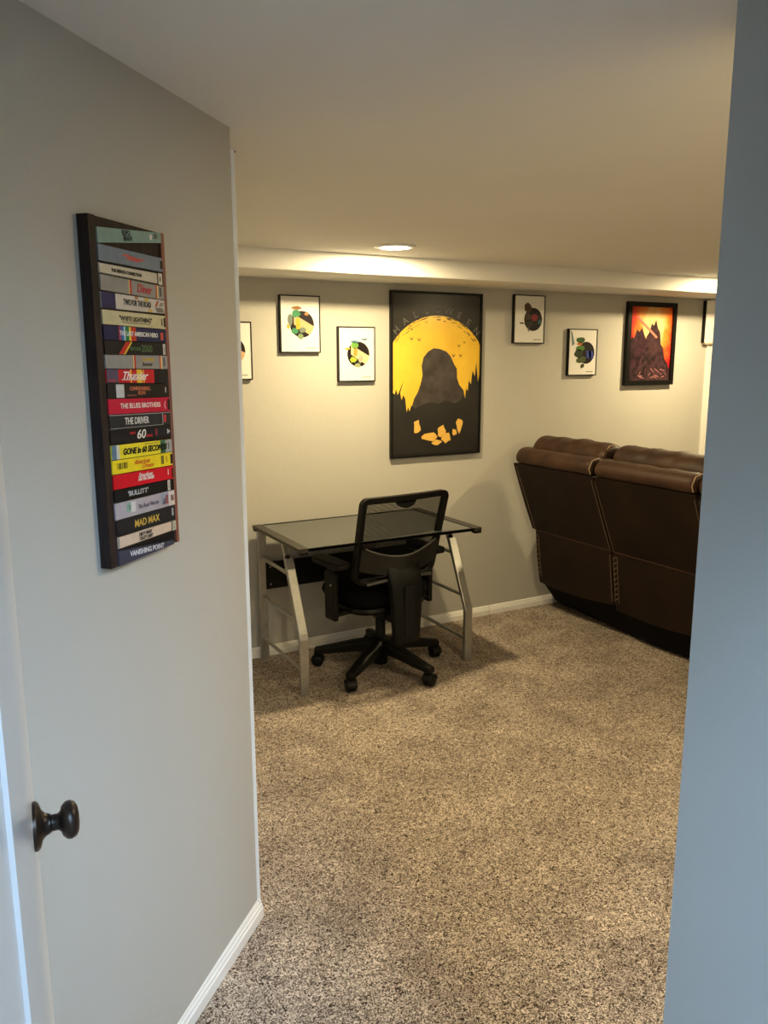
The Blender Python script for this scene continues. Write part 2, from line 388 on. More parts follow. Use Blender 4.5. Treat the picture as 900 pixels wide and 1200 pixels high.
small_print(1.851, 2.071, 1.452, 1.740, 'small white print with lime, yellow and pale blue patches on a dark disc',
    [('colour_patch', blob(0.44, 0.66, 0.10, 0.06, seed=12), GR2), ('colour_patch', blob(0.44, 0.73, 0.11, 0.025, seed=13), (0.16, 0.36, 0.48)), ('colour_patch', blob(0.46, 0.54, 0.06, 0.08, seed=14), (0.75, 0.42, 0.08)),
     ('colour_patch', blob(0.40, 0.40, 0.09, 0.05, seed=15), (0.50, 0.62, 0.06)), ('colour_patch', blob(0.25, 0.60, 0.07, 0.02, seed=16), YE), ('colour_patch', blob(0.60, 0.42, 0.06, 0.07, seed=17), (0.60, 0.55, 0.40)),
     ('colour_patch', blob(0.52, 0.30, 0.08, 0.04, seed=18), (0.45, 0.50, 0.25)), ('colour_patch', blob(0.70, 0.77, 0.09, 0.018, seed=19), (0.20, 0.32, 0.40))], band=(0.86, 0.64, 0.36))
small_print(3.000, 3.232, 1.660, 1.942, 'small white print with brown and dark red patches on a black disc',
    [('colour_patch', blob(0.44, 0.74, 0.10, 0.12, seed=22, j=0.3), (0.14, 0.085, 0.055)), ('colour_patch', blob(0.44, 0.55, 0.09, 0.09, seed=23), (0.10, 0.07, 0.05)), ('colour_patch', blob(0.66, 0.54, 0.11, 0.07, seed=24), (0.32, 0.04, 0.04)),
     ('colour_patch', blob(0.83, 0.45, 0.06, 0.05, seed=25), (0.05, 0.16, 0.15)), ('colour_patch', blob(0.48, 0.42, 0.12, 0.08, seed=26), (0.05, 0.045, 0.03)), ('colour_patch', blob(0.25, 0.42, 0.07, 0.015, seed=27), (0.08, 0.05, 0.03)),
     ('colour_patch', [(0.46, 0.34), (0.50, 0.34), (0.49, 0.25), (0.46, 0.25)], (0.20, 0.14, 0.10))], band=None, disc=(0.62, 0.50, 0.29))
small_print(3.428, 3.662, 1.466, 1.752, 'small white print with dark green and bright blue patches and a pale blue streak',
    [('colour_patch', blob(0.42, 0.76, 0.16, 0.06, seed=32), (0.06, 0.15, 0.04)), ('colour_patch', blob(0.38, 0.68, 0.09, 0.03, seed=33), (0.80, 0.20, 0.04)), ('colour_patch', blob(0.40, 0.59, 0.15, 0.06, seed=34), (0.12, 0.28, 0.05)),
     ('colour_patch', blob(0.35, 0.47, 0.14, 0.09, seed=35), (0.05, 0.07, 0.035)), ('colour_patch', [(0.62, 0.54), (0.86, 0.52), (0.88, 0.36), (0.64, 0.38)], (0.06, 0.10, 0.46)), ('colour_patch', [(0.70, 0.53), (0.78, 0.525), (0.80, 0.37), (0.74, 0.37)], (0.62, 0.66, 0.80)),
     ('colour_patch', blob(0.45, 0.34, 0.16, 0.07, seed=36, j=0.3), (0.10, 0.13, 0.05)), ('colour_patch', [(0.06, 0.96), (0.10, 0.94), (0.20, 0.68), (0.12, 0.64)], (0.22, 0.34, 0.38)), ('colour_patch', blob(0.50, 0.21, 0.06, 0.05, seed=37, j=0.3), (0.08, 0.10, 0.05))],
    band=None, disc=(0.62, 0.49, 0.29))

# big dark poster with a yellow moon
def big_poster():
    x0, x1, z0, z1 = 2.169, 2.774, 1.022, 1.936
    w, h = x1-x0, z1-z0
    t = empty('framed_poster', ((x0+x1)/2, YB, z0)); tag(t, 'large black framed poster of a yellow moon behind a dark hill', 'framed poster')
    b = NB(); frame_ring(b, w, h, 0.012, -0.022, 0); fin('frame', b, M_blackframe, t)
    M_gloss = mat('glossy_black_print', (0.020, 0.019, 0.018), 0.22, col2=(0.027, 0.025, 0.023), scale=5, spec=0.3)
    obox('print_sheet', -w/2+0.012, w/2-0.012, -0.014, -0.003, 0.012, h-0.012, M_gloss, t)
    M_moon = mat('moon_yellow_print', (0.82, 0.52, 0.045), 0.15, col2=(0.74, 0.44, 0.035), scale=7)
    M_dark = mat('charcoal_print', (0.040, 0.033, 0.031), 0.25, col2=(0.070, 0.058, 0.055), scale=16, spec=0.3)
    W = w/2-0.012
    def P(u, v): return (u*w-w/2, v*h)          # u, v = fractions of the poster from its lower left
    y = -0.0140
    # moon: big disc clipped by the sheet sides
    cx, cz, r = 0.0, 0.485*h, 0.575*w
    pts = []
    for q in ellipse(cx, cz, r, r*0.985, n=90): pts.append((max(-W, min(W, q[0])), q[1]))
    poly = [p for i, p in enumerate(pts) if p != pts[i-1]]
    patch('moon', poly, y, 0.0006, M_moon, t)
    # ragged rim strokes
    b = NB(); rg = random.Random(5)
    for k in range(54):
        a = R(rg.uniform(38, 142)); rr = r*rg.uniform(0.915, 1.0); da = R(rg.uniform(2, 6)); th = rg.uniform(0.0015, 0.004)
        q = ellipse(cx, cz, rr, rr*0.985, a, a+da, 4)+ellipse(cx, cz, rr-th, (rr-th)*0.985, a+da, a, 4)
        if all(abs(p[0]) < W for p in q): prism(b, q, y, y-0.0012, lambda u, v, ww: (u, ww, v))
    tag(fin('rim_strokes', b, M_dark, t), kind='stuff')
    # ground with a jagged skyline either side
    sky = [P(0.02, 0.02), P(0.98, 0.02), P(0.98, 0.50), P(0.965, 0.455), P(0.955, 0.51), P(0.94, 0.575), P(0.93, 0.49), P(0.90, 0.525), P(0.885, 0.44), P(0.86, 0.465), P(0.85, 0.40), P(0.83, 0.415), P(0.82, 0.355), P(0.79, 0.375), P(0.775, 0.34), P(0.70, 0.325), P(0.60, 0.345), P(0.52, 0.325), P(0.42, 0.335), P(0.33, 0.32),
           P(0.26, 0.30), P(0.22, 0.32), P(0.20, 0.285), P(0.185, 0.31), P(0.17, 0.28), P(0.155, 0.36), P(0.135, 0.385), P(0.115, 0.355), P(0.10, 0.40), P(0.14, 0.475), P(0.075, 0.385), P(0.055, 0.42), P(0.045, 0.39), P(0.02, 0.40)]
    patch('skyline', sky, y-0.0012, 0.0006, M_gloss, t)
    hill = [P(0.20, 0.20), P(0.22, 0.30), P(0.25, 0.36), P(0.29, 0.40), P(0.32, 0.45), P(0.34, 0.50), P(0.33, 0.56), P(0.35, 0.61), P(0.40, 0.645), P(0.46, 0.665), P(0.53, 0.66), P(0.60, 0.645), P(0.65, 0.615), P(0.69, 0.565), P(0.72, 0.54), P(0.725, 0.48), P(0.75, 0.44), P(0.80, 0.405), P(0.82, 0.35), P(0.83, 0.28), P(0.82, 0.20)]
    patch('hill', hill, y-0.0006, 0.0006, M_dark, t)
    # small bird specks
    for (u, v, s) in ((0.22, 0.72, 1), (0.30, 0.715, 1), (0.22, 0.775, 0.7), (0.74, 0.68, 0.9), (0.80, 0.70, 0.6), (0.68, 0.62, 1), (0.76, 0.62, 0.9)):
        k = 0.022*s; patch('bird_speck', [P(u-k, v+0.012*s), P(u-k*0.4, v-0.002), P(u, v-0.010*s), P(u+k*0.5, v-0.001), P(u+k, v+0.010*s), P(u+k*0.3, v+0.004), P(u, v-0.003*s), P(u-k*0.4, v+0.005)], y-0.0006, 0.0006, M_gloss, t)
    # warm glowing patches in the foreground
    M_warm = mat('amber_print', (0.78, 0.46, 0.10), 0.15, scale=7)
    for k, (u, v, ru, rv) in enumerate(((0.28, 0.185, 0.04, 0.045), (0.43, 0.12, 0.085, 0.028), (0.55, 0.155, 0.05, 0.038), (0.61, 0.11, 0.06, 0.03), (0.76, 0.19, 0.035, 0.05), (0.70, 0.145, 0.03, 0.022), (0.50, 0.085, 0.05, 0.015))):
        patch('amber_patch', [P(*q) for q in blob(u, v, ru, rv, 11, 40+k, 0.3)], y-0.0018, 0.0006, M_warm, t)
    # arched word
    word = 'HALLOWEEN'; M_let = mat('grey_lettering', (0.10, 0.10, 0.095), 0.4)
    for k, ch in enumerate(word):
        a = R(137-k*(94/8.0)); rr = 0.60*w
        me = text_mesh(ch, 0.055, 0.0003); o = link('lettering', me, M_let, t)
        o.location = (cx+rr*math.cos(a), y-0.0008, 0.455+rr*math.sin(a)); o.rotation_euler = (PI/2, -(a-PI/2), 0)
    return t
big_poster()

def red_poster():
    x0, x1, z0, z1 = 3.913, 4.352, 1.397, 1.931
    w, h = x1-x0, z1-z0
    t = empty('framed_poster', ((x0+x1)/2, YB, z0)); tag(t, 'black framed poster of dark rocks before a red and orange blaze', 'framed poster')
    b = NB(); frame_ring(b, w, h, 0.030, -0.030, 0); fin('frame', b, M_blackframe, t)
    # blaze sheet: flat print, colours laid out over the sheet in its own object space
    m = bpy.data.materials.new('red_blaze_print'); m.use_nodes = True; nt = m.node_tree; bs = nt.nodes['Principled BSDF']; bs.inputs['Roughness'].default_value = 0.3
    tc = nt.nodes.new('ShaderNodeTexCoord'); mp = nt.nodes.new('ShaderNodeMapping'); mp.inputs['Location'].default_value = (-0.02, 0, -0.70*h); 
    gr = nt.nodes.new('ShaderNodeTexGradient'); gr.gradient_type = 'SPHERICAL'
    mp.vector_type = 'POINT'; mp.inputs['Scale'].default_value = (1, 1, 1)
    sc = nt.nodes.new('ShaderNodeVectorMath'); sc.operation = 'MULTIPLY'; sc.inputs[1].default_value = (3.4, 0, 2.3)
    no = nt.nodes.new('ShaderNodeTexNoise'); no.inputs['Scale'].default_value = 14; no.inputs['Detail'].default_value = 5
    ad = nt.nodes.new('ShaderNodeMath'); ad.operation = 'MULTIPLY_ADD'; ad.inputs[1].default_value = 0.5; 
    L = nt.links.new
    L(tc.outputs['Object'], mp.inputs[0]); L(mp.outputs[0], sc.inputs[0]); L(sc.outputs[0], gr.inputs[0]); L(tc.outputs['Object'], no.inputs[0])
    L(no.outputs[0], ad.inputs[0]); L(gr.outputs[1], ad.inputs[2])
    rp = nt.nodes.new('ShaderNodeValToRGB'); e = rp.color_ramp.elements
    e[0].position = 0.30; e[0].color = (0.08, 0.008, 0.012, 1); e[1].position = 1.0; e[1].color = (0.72, 0.52, 0.24, 1)
    for p, c in ((0.50, (0.42, 0.008, 0.012, 1)), (0.66, (0.62, 0.05, 0.015, 1)), (0.84, (0.70, 0.22, 0.03, 1))):
        k = e.new(p); k.color = c
    L(ad.outputs[0], rp.inputs[0]); L(rp.outputs[0], bs.inputs['Base Color'])
    obox('print_sheet', -w/2+0.030, w/2-0.030, -0.016, -0.004, 0.030, h-0.030, m, t)
    y = -0.016; iw, ih = w-0.06, h-0.06
    def P(u, v): return ((u-0.5)*iw, 0.03+v*ih)
    M_rock = mat('dark_rock_print', (0.016, 0.009, 0.011), 0.4, spec=0.2, col2=(0.06, 0.028, 0.034), scale=34, detail=6)
    M_rock2 = mat('plum_rock_print', (0.055, 0.020, 0.030), 0.4, spec=0.2, col2=(0.016, 0.008, 0.011), scale=30, detail=6)
    patch('rock_mass', [P(0.01, 0.14), P(0.01, 0.52), P(0.06, 0.60), P(0.10, 0.57), P(0.17, 0.70), P(0.22, 0.66), P(0.28, 0.72), P(0.36, 0.60), P(0.44, 0.52), P(0.50, 0.38), P(0.44, 0.14)], y, 0.0006, M_rock2, t)
    patch('rock_mass', [P(0.22, 0.14), P(0.30, 0.36), P(0.36, 0.42), P(0.40, 0.60), P(0.46, 0.66), P(0.51, 0.78), P(0.56, 0.75), P(0.61, 0.83), P(0.66, 0.72), P(0.72, 0.66), P(0.75, 0.50), P(0.82, 0.44), P(0.86, 0.30), P(0.95, 0.22), P(0.97, 0.14)], y-0.0006, 0.0006, M_rock, t)
    patch('rubble_ground', [P(0, 0), P(1, 0), P(1, 0.16), P(0.82, 0.20), P(0.6, 0.17), P(0.4, 0.21), P(0.2, 0.17), P(0, 0.20)], y-0.0012, 0.0006, M_rock, t)
    rg = random.Random(3)
    for k in range(16):
        u, v = rg.uniform(0.06, 0.94), rg.uniform(0.03, 0.14); a = rg.uniform(0, PI); l = rg.uniform(0.04, 0.09)
        dx, dz = l*math.cos(a), l*0.4*math.sin(a)
        patch('rubble_chip', [P(max(.01,min(.99,u-dx)), v-dz), P(max(.01,min(.99,u+dx)), v+dz), P(max(.01,min(.99,u+dx*0.8)), v+dz+0.014), P(max(.01,min(.99,u-dx*0.9)), v-dz+0.012)], y-0.0018, 0.0005, flat((0.30, 0.13, 0.13)), t)
    patch('light_streak', [P(0.13, 0.865), P(0.16, 0.885), P(0.66, 0.60), P(0.63, 0.575)], y-0.0018, 0.0006, flat((0.70, 0.20, 0.15)), t)
    return t
red_poster()

# white wall box at the far end of the back wall
t = empty('wall_box', (4.775, YB, 1.668)); tag(t, 'plain white wall box with sides coloured black for shade, tucked under the soffit', 'wall box')
obox('body', -0.143, 0.143, -0.030, 0.0, 0.008, 0.288, M_black, t)  # black body stands in for the shade on the side of the box
obox('front_panel', -0.146, 0.150, -0.040, -0.030, 0.006, 0.290, M_trim, t, bevel=0.002)
obox('bottom_lip', -0.135, 0.145, -0.036, 0, -0.002, 0.0075, mat('tan_lip', (0.60, 0.48, 0.33), 0.5), t)

# ------------------------------------------------------------------ tape box art on the angled wall
def tape_art():
    T = 0.030; U0, U1, Z0, Z1 = 1.2395, 1.4800, 1.188, 1.817
    k = (CXn-CYn)*s2
    base = Vector((s2, s2, 0))*U0+Vector((s2, -s2, 0))*k
    root = empty('tape_shelf_art', (base.x, base.y, Z0), R(45)); tag(root, 'tall dark wooden box panel of stacked video tape spines on the angled wall', 'wall art')
    W, H = U1-U0, Z1-Z0
    # local: x across to the right, -y out of the wall, z up
    obox('backing_board', 0.0, W, -T+0.004, 0, 0, H, M_wood, root)
    obox('side_board', -0.0005, 0.019, -T, -0.0005, 0, H, M_wood, root)
    obox('side_board', W-0.011, W+0.0005, -T, -0.0005, 0, H, M_redwood, root)
    TX0, TX1 = 0.0215, W-0.0125
    def zc(v): return max(0.0, min(H, v-Z0))
    Y = -T+0.0038; D = 0.0052
    blk, wh = (0.012, 0.012, 0.014), (0.72, 0.70, 0.66)
    def P(x, fr, q):
        # x across 0..1, fr 0 bottom..1 top on a tape's own slanted outline
        tl, tr, br, bl = q
        X = TX0+(TX1-TX0)*x
        return (X, zc((bl+(br-bl)*x)+((tl+(tr-tl)*x)-(bl+(br-bl)*x))*fr))
    def tape(q, col, bars=(), texts=(), x0=0.0, x1=1.0, gap=0.0006):
        q = (q[0]-gap, q[1]-gap, q[2]+gap, q[3]+gap)
        o = patch('tape_box', [P(x0, 0, q), P(x1, 0, q), P(x1, 1, q), P(x0, 1, q)], Y, D, flat(col, 0.42), root)
        for (a, c, f0, f1, cc, *sk) in bars:
            s = sk[0] if sk else 0
            patch('stripe', [P(a, f0, q), P(c, f0, q), P(c+s, f1, q), P(a+s, f1, q)], Y-D, 0.0003, flat(cc, 0.42), o)
        for (s, x, fr, size, wid, cc, *sh) in texts:
            me = text_mesh(s, size, 0.0002, sh[0] if sh else 0.0, bold=0.0003 if not (len(sh) > 1) else sh[1])
            l = link('lettering', me, flat(cc, 0.42), o)
            bw = max(v.co.x for v in me.vertices)-min(v.co.x for v in me.vertices)
            px, pz = P(x, fr, q)
            tilt = math.atan2(((q[1]+q[2])-(q[0]+q[3]))/2, TX1-TX0)
            l.location = (px, Y-D-0.0005, pz); l.rotation_euler = (PI/2, -tilt, 0)
            sc = wid*(TX1-TX0)/bw; l.scale = (sc, 1, 1)
            if len(sh) > 2: l.rotation_euler = (PI/2, -tilt+sh[2], 0); l.scale = (1, 1, 1)
        return o
    red, yel, gry = (0.50, 0.018, 0.028), (0.72, 0.58, 0.03), (0.30, 0.29, 0.275)
    # corner heights: top left, top right, bottom right, bottom left
    tape((1.7985, 1.8170, 1.7965, 1.7709), (0.24, 0.36, 0.33), [(0.80, 0.84, 0.30, 0.75, wh), (0.87, 0.93, 0.40, 0.85, (0.12, 0.14, 0.14))], [('REPO', 0.42, 0.72, 0.013, 0.13, (0.03, 0.03, 0.04)), ('MAN', 0.44, 0.30, 0.014, 0.14, (0.03, 0.03, 0.04), 0.2)])
    o = tape((1.7703, 1.7685, 1.7412, 1.7415), (0.20, 0.245, 0.31), [(0.34, 0.42, 0.56, 0.72, (0.55, 0.11, 0.10), 0.03), (0.40, 0.52, 0.38, 0.66, (0.55, 0.11, 0.10), 0.04), (0.50, 0.60, 0.34, 0.60, (0.55, 0.11, 0.10), 0.04), (0.60, 0.68, 0.50, 0.62, (0.55, 0.11, 0.10), 0.02), (0.96, 1.0, 0.2, 0.8, blk)])
    tape((1.7393, 1.7391, 1.7153, 1.7199), (0.62, 0.57, 0.48), [(0.895, 0.912, 0.0, 1.0, blk), (0.985, 1.0, 0.0, 1.0, blk), (0.94, 0.955, 0.3, 0.7, blk), (0.0, 0.90, 0.0, 0.06, blk), (0.0, 0.90, 0.94, 1.0, blk)], [('THE FRENCH CONNECTION', 0.40, 0.47, 0.008, 0.46, (0.03, 0.03, 0.03))])
    mgm = [(0.415, 0.43, 0.0, 1.0, (0.75, 0.60, 0.25)), (0.43, 0.455, 0.0, 1.0, (0.55, 0.03, 0.02)), (0.86, 0.88, 0.0, 1.0, (0.60, 0.10, 0.03)), (0.88, 0.90, 0.0, 1.0, (0.75, 0.60, 0.25)), (0.925, 0.955, 0.2, 0.85, (0.10, 0.10, 0.10))]
    tape((1.7192, 1.7145, 1.6874, 1.6912), gry, mgm, [('Diner', 0.66, 0.50, 0.022, 0.24, (0.55, 0.04, 0.04), 0.2)])
    tape((1.6896, 1.6871, 1.6603, 1.6608), (0.60, 0.56, 0.50), [(0.0, 0.20, 0.0, 1.0, (0.035, 0.03, 0.10)), (0.50, 0.55, 0.80, 1.0, (0.45, 0.20, 0.10)), (0.66, 0.72, 0.75, 1.0, (0.65, 0.45, 0.10)), (0.72, 0.78, 0.0, 0.22, (0.68, 0.48, 0.12)), (0.83, 0.86, 0.45, 0.9, (0.45, 0.06, 0.04), 0.04), (0.86, 0.99, 0.06, 0.40, (0.22, 0.20, 0.18), -0.03), (0.90, 0.96, 0.5, 0.8, (0.30, 0.26, 0.22), 0.03)],
         [('TWO FOR THE ROAD', 0.54, 0.50, 0.015, 0.44, (0.03, 0.025, 0.03))])
    tape((1.6588, 1.6571, 1.6299, 1.6323), (0.60, 0.54, 0.33), [(0.925, 0.95, 0.25, 0.75, (0.16, 0.14, 0.10)), (0.97, 1.0, 0.15, 0.85, blk), (0.28, 0.73, 0.22, 0.27, (0.10, 0.08, 0.05))], [('"WHITE LIGHTNING"', 0.50, 0.50, 0.012, 0.52, (0.06, 0.05, 0.04))])
    tape((1.6321, 1.6297, 1.6034, 1.6049), (0.018, 0.020, 0.075), [(0.215, 0.250, 0.0, 1.0, (0.30, 0.05, 0.10)), (0.250, 0.295, 0.0, 1.0, (0.04, 0.14, 0.40)), (0.295, 0.320, 0.0, 1.0, (0.42, 0.58, 0.66)), (0.320, 0.375, 0.0, 1.0, (0.02, 0.22, 0.08)), (0.375, 0.405, 0.0, 1.0, (0.80, 0.62, 0.06)), (0.405, 0.485, 0.0, 1.0, (0.55, 0.04, 0.02)), (0.90, 0.945, 0.18, 0.75, (0.60, 0.08, 0.05))],
         [('THE LAST AMERICAN HERO', 0.54, 0.50, 0.0115, 0.62, (0.80, 0.80, 0.78))])
    tape((1.6044, 1.6029, 1.5780, 1.5800), (0.014, 0.014, 0.014), [(0.20, 0.275, 0.0, 1.0, (0.50, 0.03, 0.02), 0.12), (0.275, 0.30, 0.0, 1.0, (0.80, 0.60, 0.06), 0.12), (0.93, 0.975, 0.05, 0.95, (0.55, 0.53, 0.50)), (0.945, 0.96, 0.3, 0.7, blk)], [('DEATH RACE', 0.46, 0.45, 0.009, 0.17, (0.10, 0.16, 0.07)), ('2000', 0.65, 0.48, 0.019, 0.18, (0.10, 0.16, 0.07))])
    tape((1.5795, 1.5784, 1.5509, 1.5544), gry, mgm, [('Corvette', 0.66, 0.72, 0.011, 0.20, (0.62, 0.40, 0.03), 0.0), ('Summer', 0.64, 0.34, 0.010, 0.18, (0.10, 0.08, 0.05), 0.4)])
    tape((1.5538, 1.5506, 1.5224, 1.5291), (0.55, 0.015, 0.022), [(0.0, 0.17, 0.0, 1.0, (0.10, 0.08, 0.13)), (0.02, 0.13, 0.05, 0.25, (0.45, 0.05, 0.08)), (0.355, 0.375, 0.0, 1.0, (0.85, 0.50, 0.05), 0.0), (0.46, 0.54, 0.0, 1.0, (0.86, 0.58, 0.05)), (0.56, 0.58, 0.0, 1.0, (0.85, 0.40, 0.05)), (0.75, 1.0, 0.0, 1.0, blk), (0.79, 0.83, 0.0, 1.0, (0.25, 0.05, 0.08)), (0.22, 0.60, 0.20, 0.26, wh, 0.0)], [('Thunder', 0.42, 0.52, 0.020, 0.40, (0.85, 0.82, 0.80), 0.45)])
    tape((1.5281, 1.5216, 1.4952, 1.5007), (0.016, 0.015, 0.015), [(0.125, 0.245, 0.02, 0.96, (0.56, 0.56, 0.56)), (0.29, 0.44, 0.12, 0.22, (0.22, 0.06, 0.04)), (0.93, 0.95, 0.35, 0.75, (0.45, 0.44, 0.43))], [('CANNONBALL', 0.50, 0.66, 0.010, 0.34, (0.55, 0.16, 0.07), 0.1), ('RUN', 0.52, 0.34, 0.010, 0.12, (0.55, 0.16, 0.07), 0.1)])
    tape((1.5004, 1.4949, 1.4655, 1.4720), (0.52, 0.012, 0.040), [(0.96, 1.0, 0.12, 0.88, blk)], [('THE BLUES BROTHERS', 0.50, 0.50, 0.013, 0.66, (0.82, 0.74, 0.66)), ('(', 0.91, 0.50, 0.016, 0.03, (0.75, 0.40, 0.40))])
    tape((1.4714, 1.4646, 1.4390, 1.4444), (0.025, 0.028, 0.032), [(0.855, 0.865, 0.0, 1.0, (0.45, 0.43, 0.40)), (0.88, 0.92, 0.2, 0.8, (0.55, 0.03, 0.04)), (0.0, 1.0, 0.95, 1.0, (0.42, 0.40, 0.38)), (0.0, 0.86, 0.0, 0.05, (0.30, 0.29, 0.28))], [('THE DRIVER', 0.42, 0.48, 0.018, 0.39, (0.74, 0.73, 0.72))])
    tape((1.4439, 1.4384, 1.4107, 1.4174), (0.012, 0.012, 0.013), [(0.72, 0.745, 0.3, 0.8, (0.30, 0.02, 0.03)), (0.93, 0.95, 0.35, 0.7, (0.55, 0.55, 0.55)), (0.955, 0.975, 0.45, 0.6, (0.55, 0.55, 0.55))], [('60', 0.47, 0.50, 0.024, 0.145, (0.84, 0.80, 0.70), 0.2), ('GONE IN', 0.335, 0.66, 0.006, 0.09, (0.50, 0.03, 0.04)), ('SECONDS', 0.61, 0.34, 0.006, 0.10, (0.50, 0.03, 0.04))])
    tape((1.4156, 1.4086, 1.3819, 1.3880), (0.78, 0.64, 0.03), [(0.0, 0.07, 0.0, 1.0, (0.12, 0.20, 0.30)), (0.07, 0.115, 0.0, 1.0, (0.58, 0.57, 0.50)), (0.79, 0.88, 0.0, 1.0, (0.04, 0.12, 0.07)), (0.88, 1.0, 0.0, 1.0, (0.36, 0.38, 0.38)), (0.93, 0.955, 0.25, 0.75, blk), (0.52, 0.78, 0.82, 0.92, (0.40, 0.32, 0.03))], [('GONE in 60 SECONDS', 0.53, 0.46, 0.016, 0.74, (0.015, 0.014, 0.012), 0.25, 0.0007)])
    o = tape((1.3875, 1.3814, 1.3539, 1.3612), (0.80, 0.60, 0.02), [(0.96, 1.0, 0.12, 0.88, blk), (0.79, 0.84, 0.2, 0.85, (0.16, 0.12, 0.02)), (0.88, 0.90, 0.3, 0.75, (0.45, 0.25, 0.02))]+[(0.07+0.024*k, 0.07+0.024*k+(0.008, 0.016, 0.011)[k % 3], 0.32, 0.78, blk) for k in range(7)], [('American', 0.46, 0.66, 0.013, 0.27, (0.60, 0.10, 0.02), 0.4, 0.0002), ('Dream', 0.55, 0.30, 0.013, 0.20, (0.60, 0.10, 0.02), 0.4, 0.0002)])
    tape((1.3605, 1.3533, 1.3257, 1.3325), (0.60, 0.010, 0.020), [(0.97, 1.0, 0.1, 0.8, (0.08, 0.01, 0.01)), (0.90, 0.915, 0.35, 0.8, wh)], [('Smokey', 0.50, 0.70, 0.012, 0.25, (0.80, 0.74, 0.72), 0.4), ('and the Bandit', 0.51, 0.44, 0.010, 0.27, (0.80, 0.74, 0.72), 0.4), ('o_', 0.45, 0.20, 0.011, 0.12, (0.80, 0.74, 0.72), 0.2)][:2])
    tape((1.3320, 1.3252, 1.3028, 1.3096), (0.010, 0.010, 0.011), [(0.885, 0.93, 0.0, 1.0, (0.66, 0.63, 0.56)), (0.90, 0.915, 0.2, 0.8, (0.12, 0.10, 0.08))], [("'BULLITT'", 0.37, 0.48, 0.013, 0.33, (0.55, 0.56, 0.60))])
    tape((1.3073, 1.3020, 1.2703, 1.2752), (0.42, 0.38, 0.42), [(0.17, 0.24, 0.30, 0.90, (0.26, 0.40, 0.34)), (0.205, 0.225, 0.45, 0.75, (0.03, 0.16, 0.08)), (0.24, 0.31, 0.25, 0.90, (0.66, 0.66, 0.66)), (0.75, 0.885, 0.18, 0.95, (0.30, 0.36, 0.45)), (0.77, 0.83, 0.2, 0.6, (0.06, 0.03, 0.04), 0.02), (0.83, 0.88, 0.18, 0.8, (0.38, 0.10, 0.10), 0.0), (0.89, 1.0, 0.0, 1.0, (0.66, 0.60, 0.55)), (0.93, 0.985, 0.32, 0.72, (0.14, 0.02, 0.02))], [('The Road Warrior', 0.53, 0.48, 0.012, 0.36, (0.10, 0.09, 0.12), 0.2, 0.0001)])
    tape((1.2747, 1.2698, 1.2376, 1.2463), (0.020, 0.020, 0.023), [(0.935, 0.965, 0.35, 0.85, (0.36, 0.36, 0.38))], [('MAD MAX', 0.49, 0.46, 0.020, 0.42, (0.62, 0.40, 0.07))])
    tape((1.2423, 1.2374, 1.2159, 1.2190), (0.62, 0.48, 0.36), [(0.915, 0.93, 0.0, 1.0, blk), (0.93, 1.0, 0.0, 1.0, (0.42, 0.40, 0.30)), (0.955, 0.97, 0.2, 0.8, blk), (0.0, 0.92, 0.0, 0.07, (0.05, 0.03, 0.02))], [('DIRTY MARY', 0.45, 0.70, 0.0095, 0.22, (0.02, 0.02, 0.02)), ('CRAZY LARRY', 0.46, 0.30, 0.0095, 0.23, (0.02, 0.02, 0.02))], x0=0.03)
    obox('lower_shadow_gap', TX0, TX1, Y-0.001, Y, 0.001, 0.0285, flat(blk), root)
    # bottom tape is tilted: its lower right corner dips out below the edge of the panel
    t0, t1 = 1.2172, 1.1965
    a = 0.94
    o = patch('tape_box', [(TX0, 0.0), (TX0+(TX1-TX0)*a, 0.0), (TX0+(TX1-TX0)*a, t1-Z0), (TX0, t0-Z0)], Y-0.001, D, flat((0.055, 0.055, 0.085), 0.42), root)
    me = text_mesh('VANISHING POINT', 0.0175, 0.0002, bold=0.0003); l = link('lettering', me, flat((0.70, 0.70, 0.74)), o)
    bw = max(v.co.x for v in me.vertices)-min(v.co.x for v in me.vertices)
    l.scale = (0.58*(TX1-TX0)/bw, 0.80, 1); l.location = (TX0+0.46*(TX1-TX0), Y-D-0.0015, 0.0105); l.rotation_euler = (PI/2, R(4.5), 0)
tape_art()

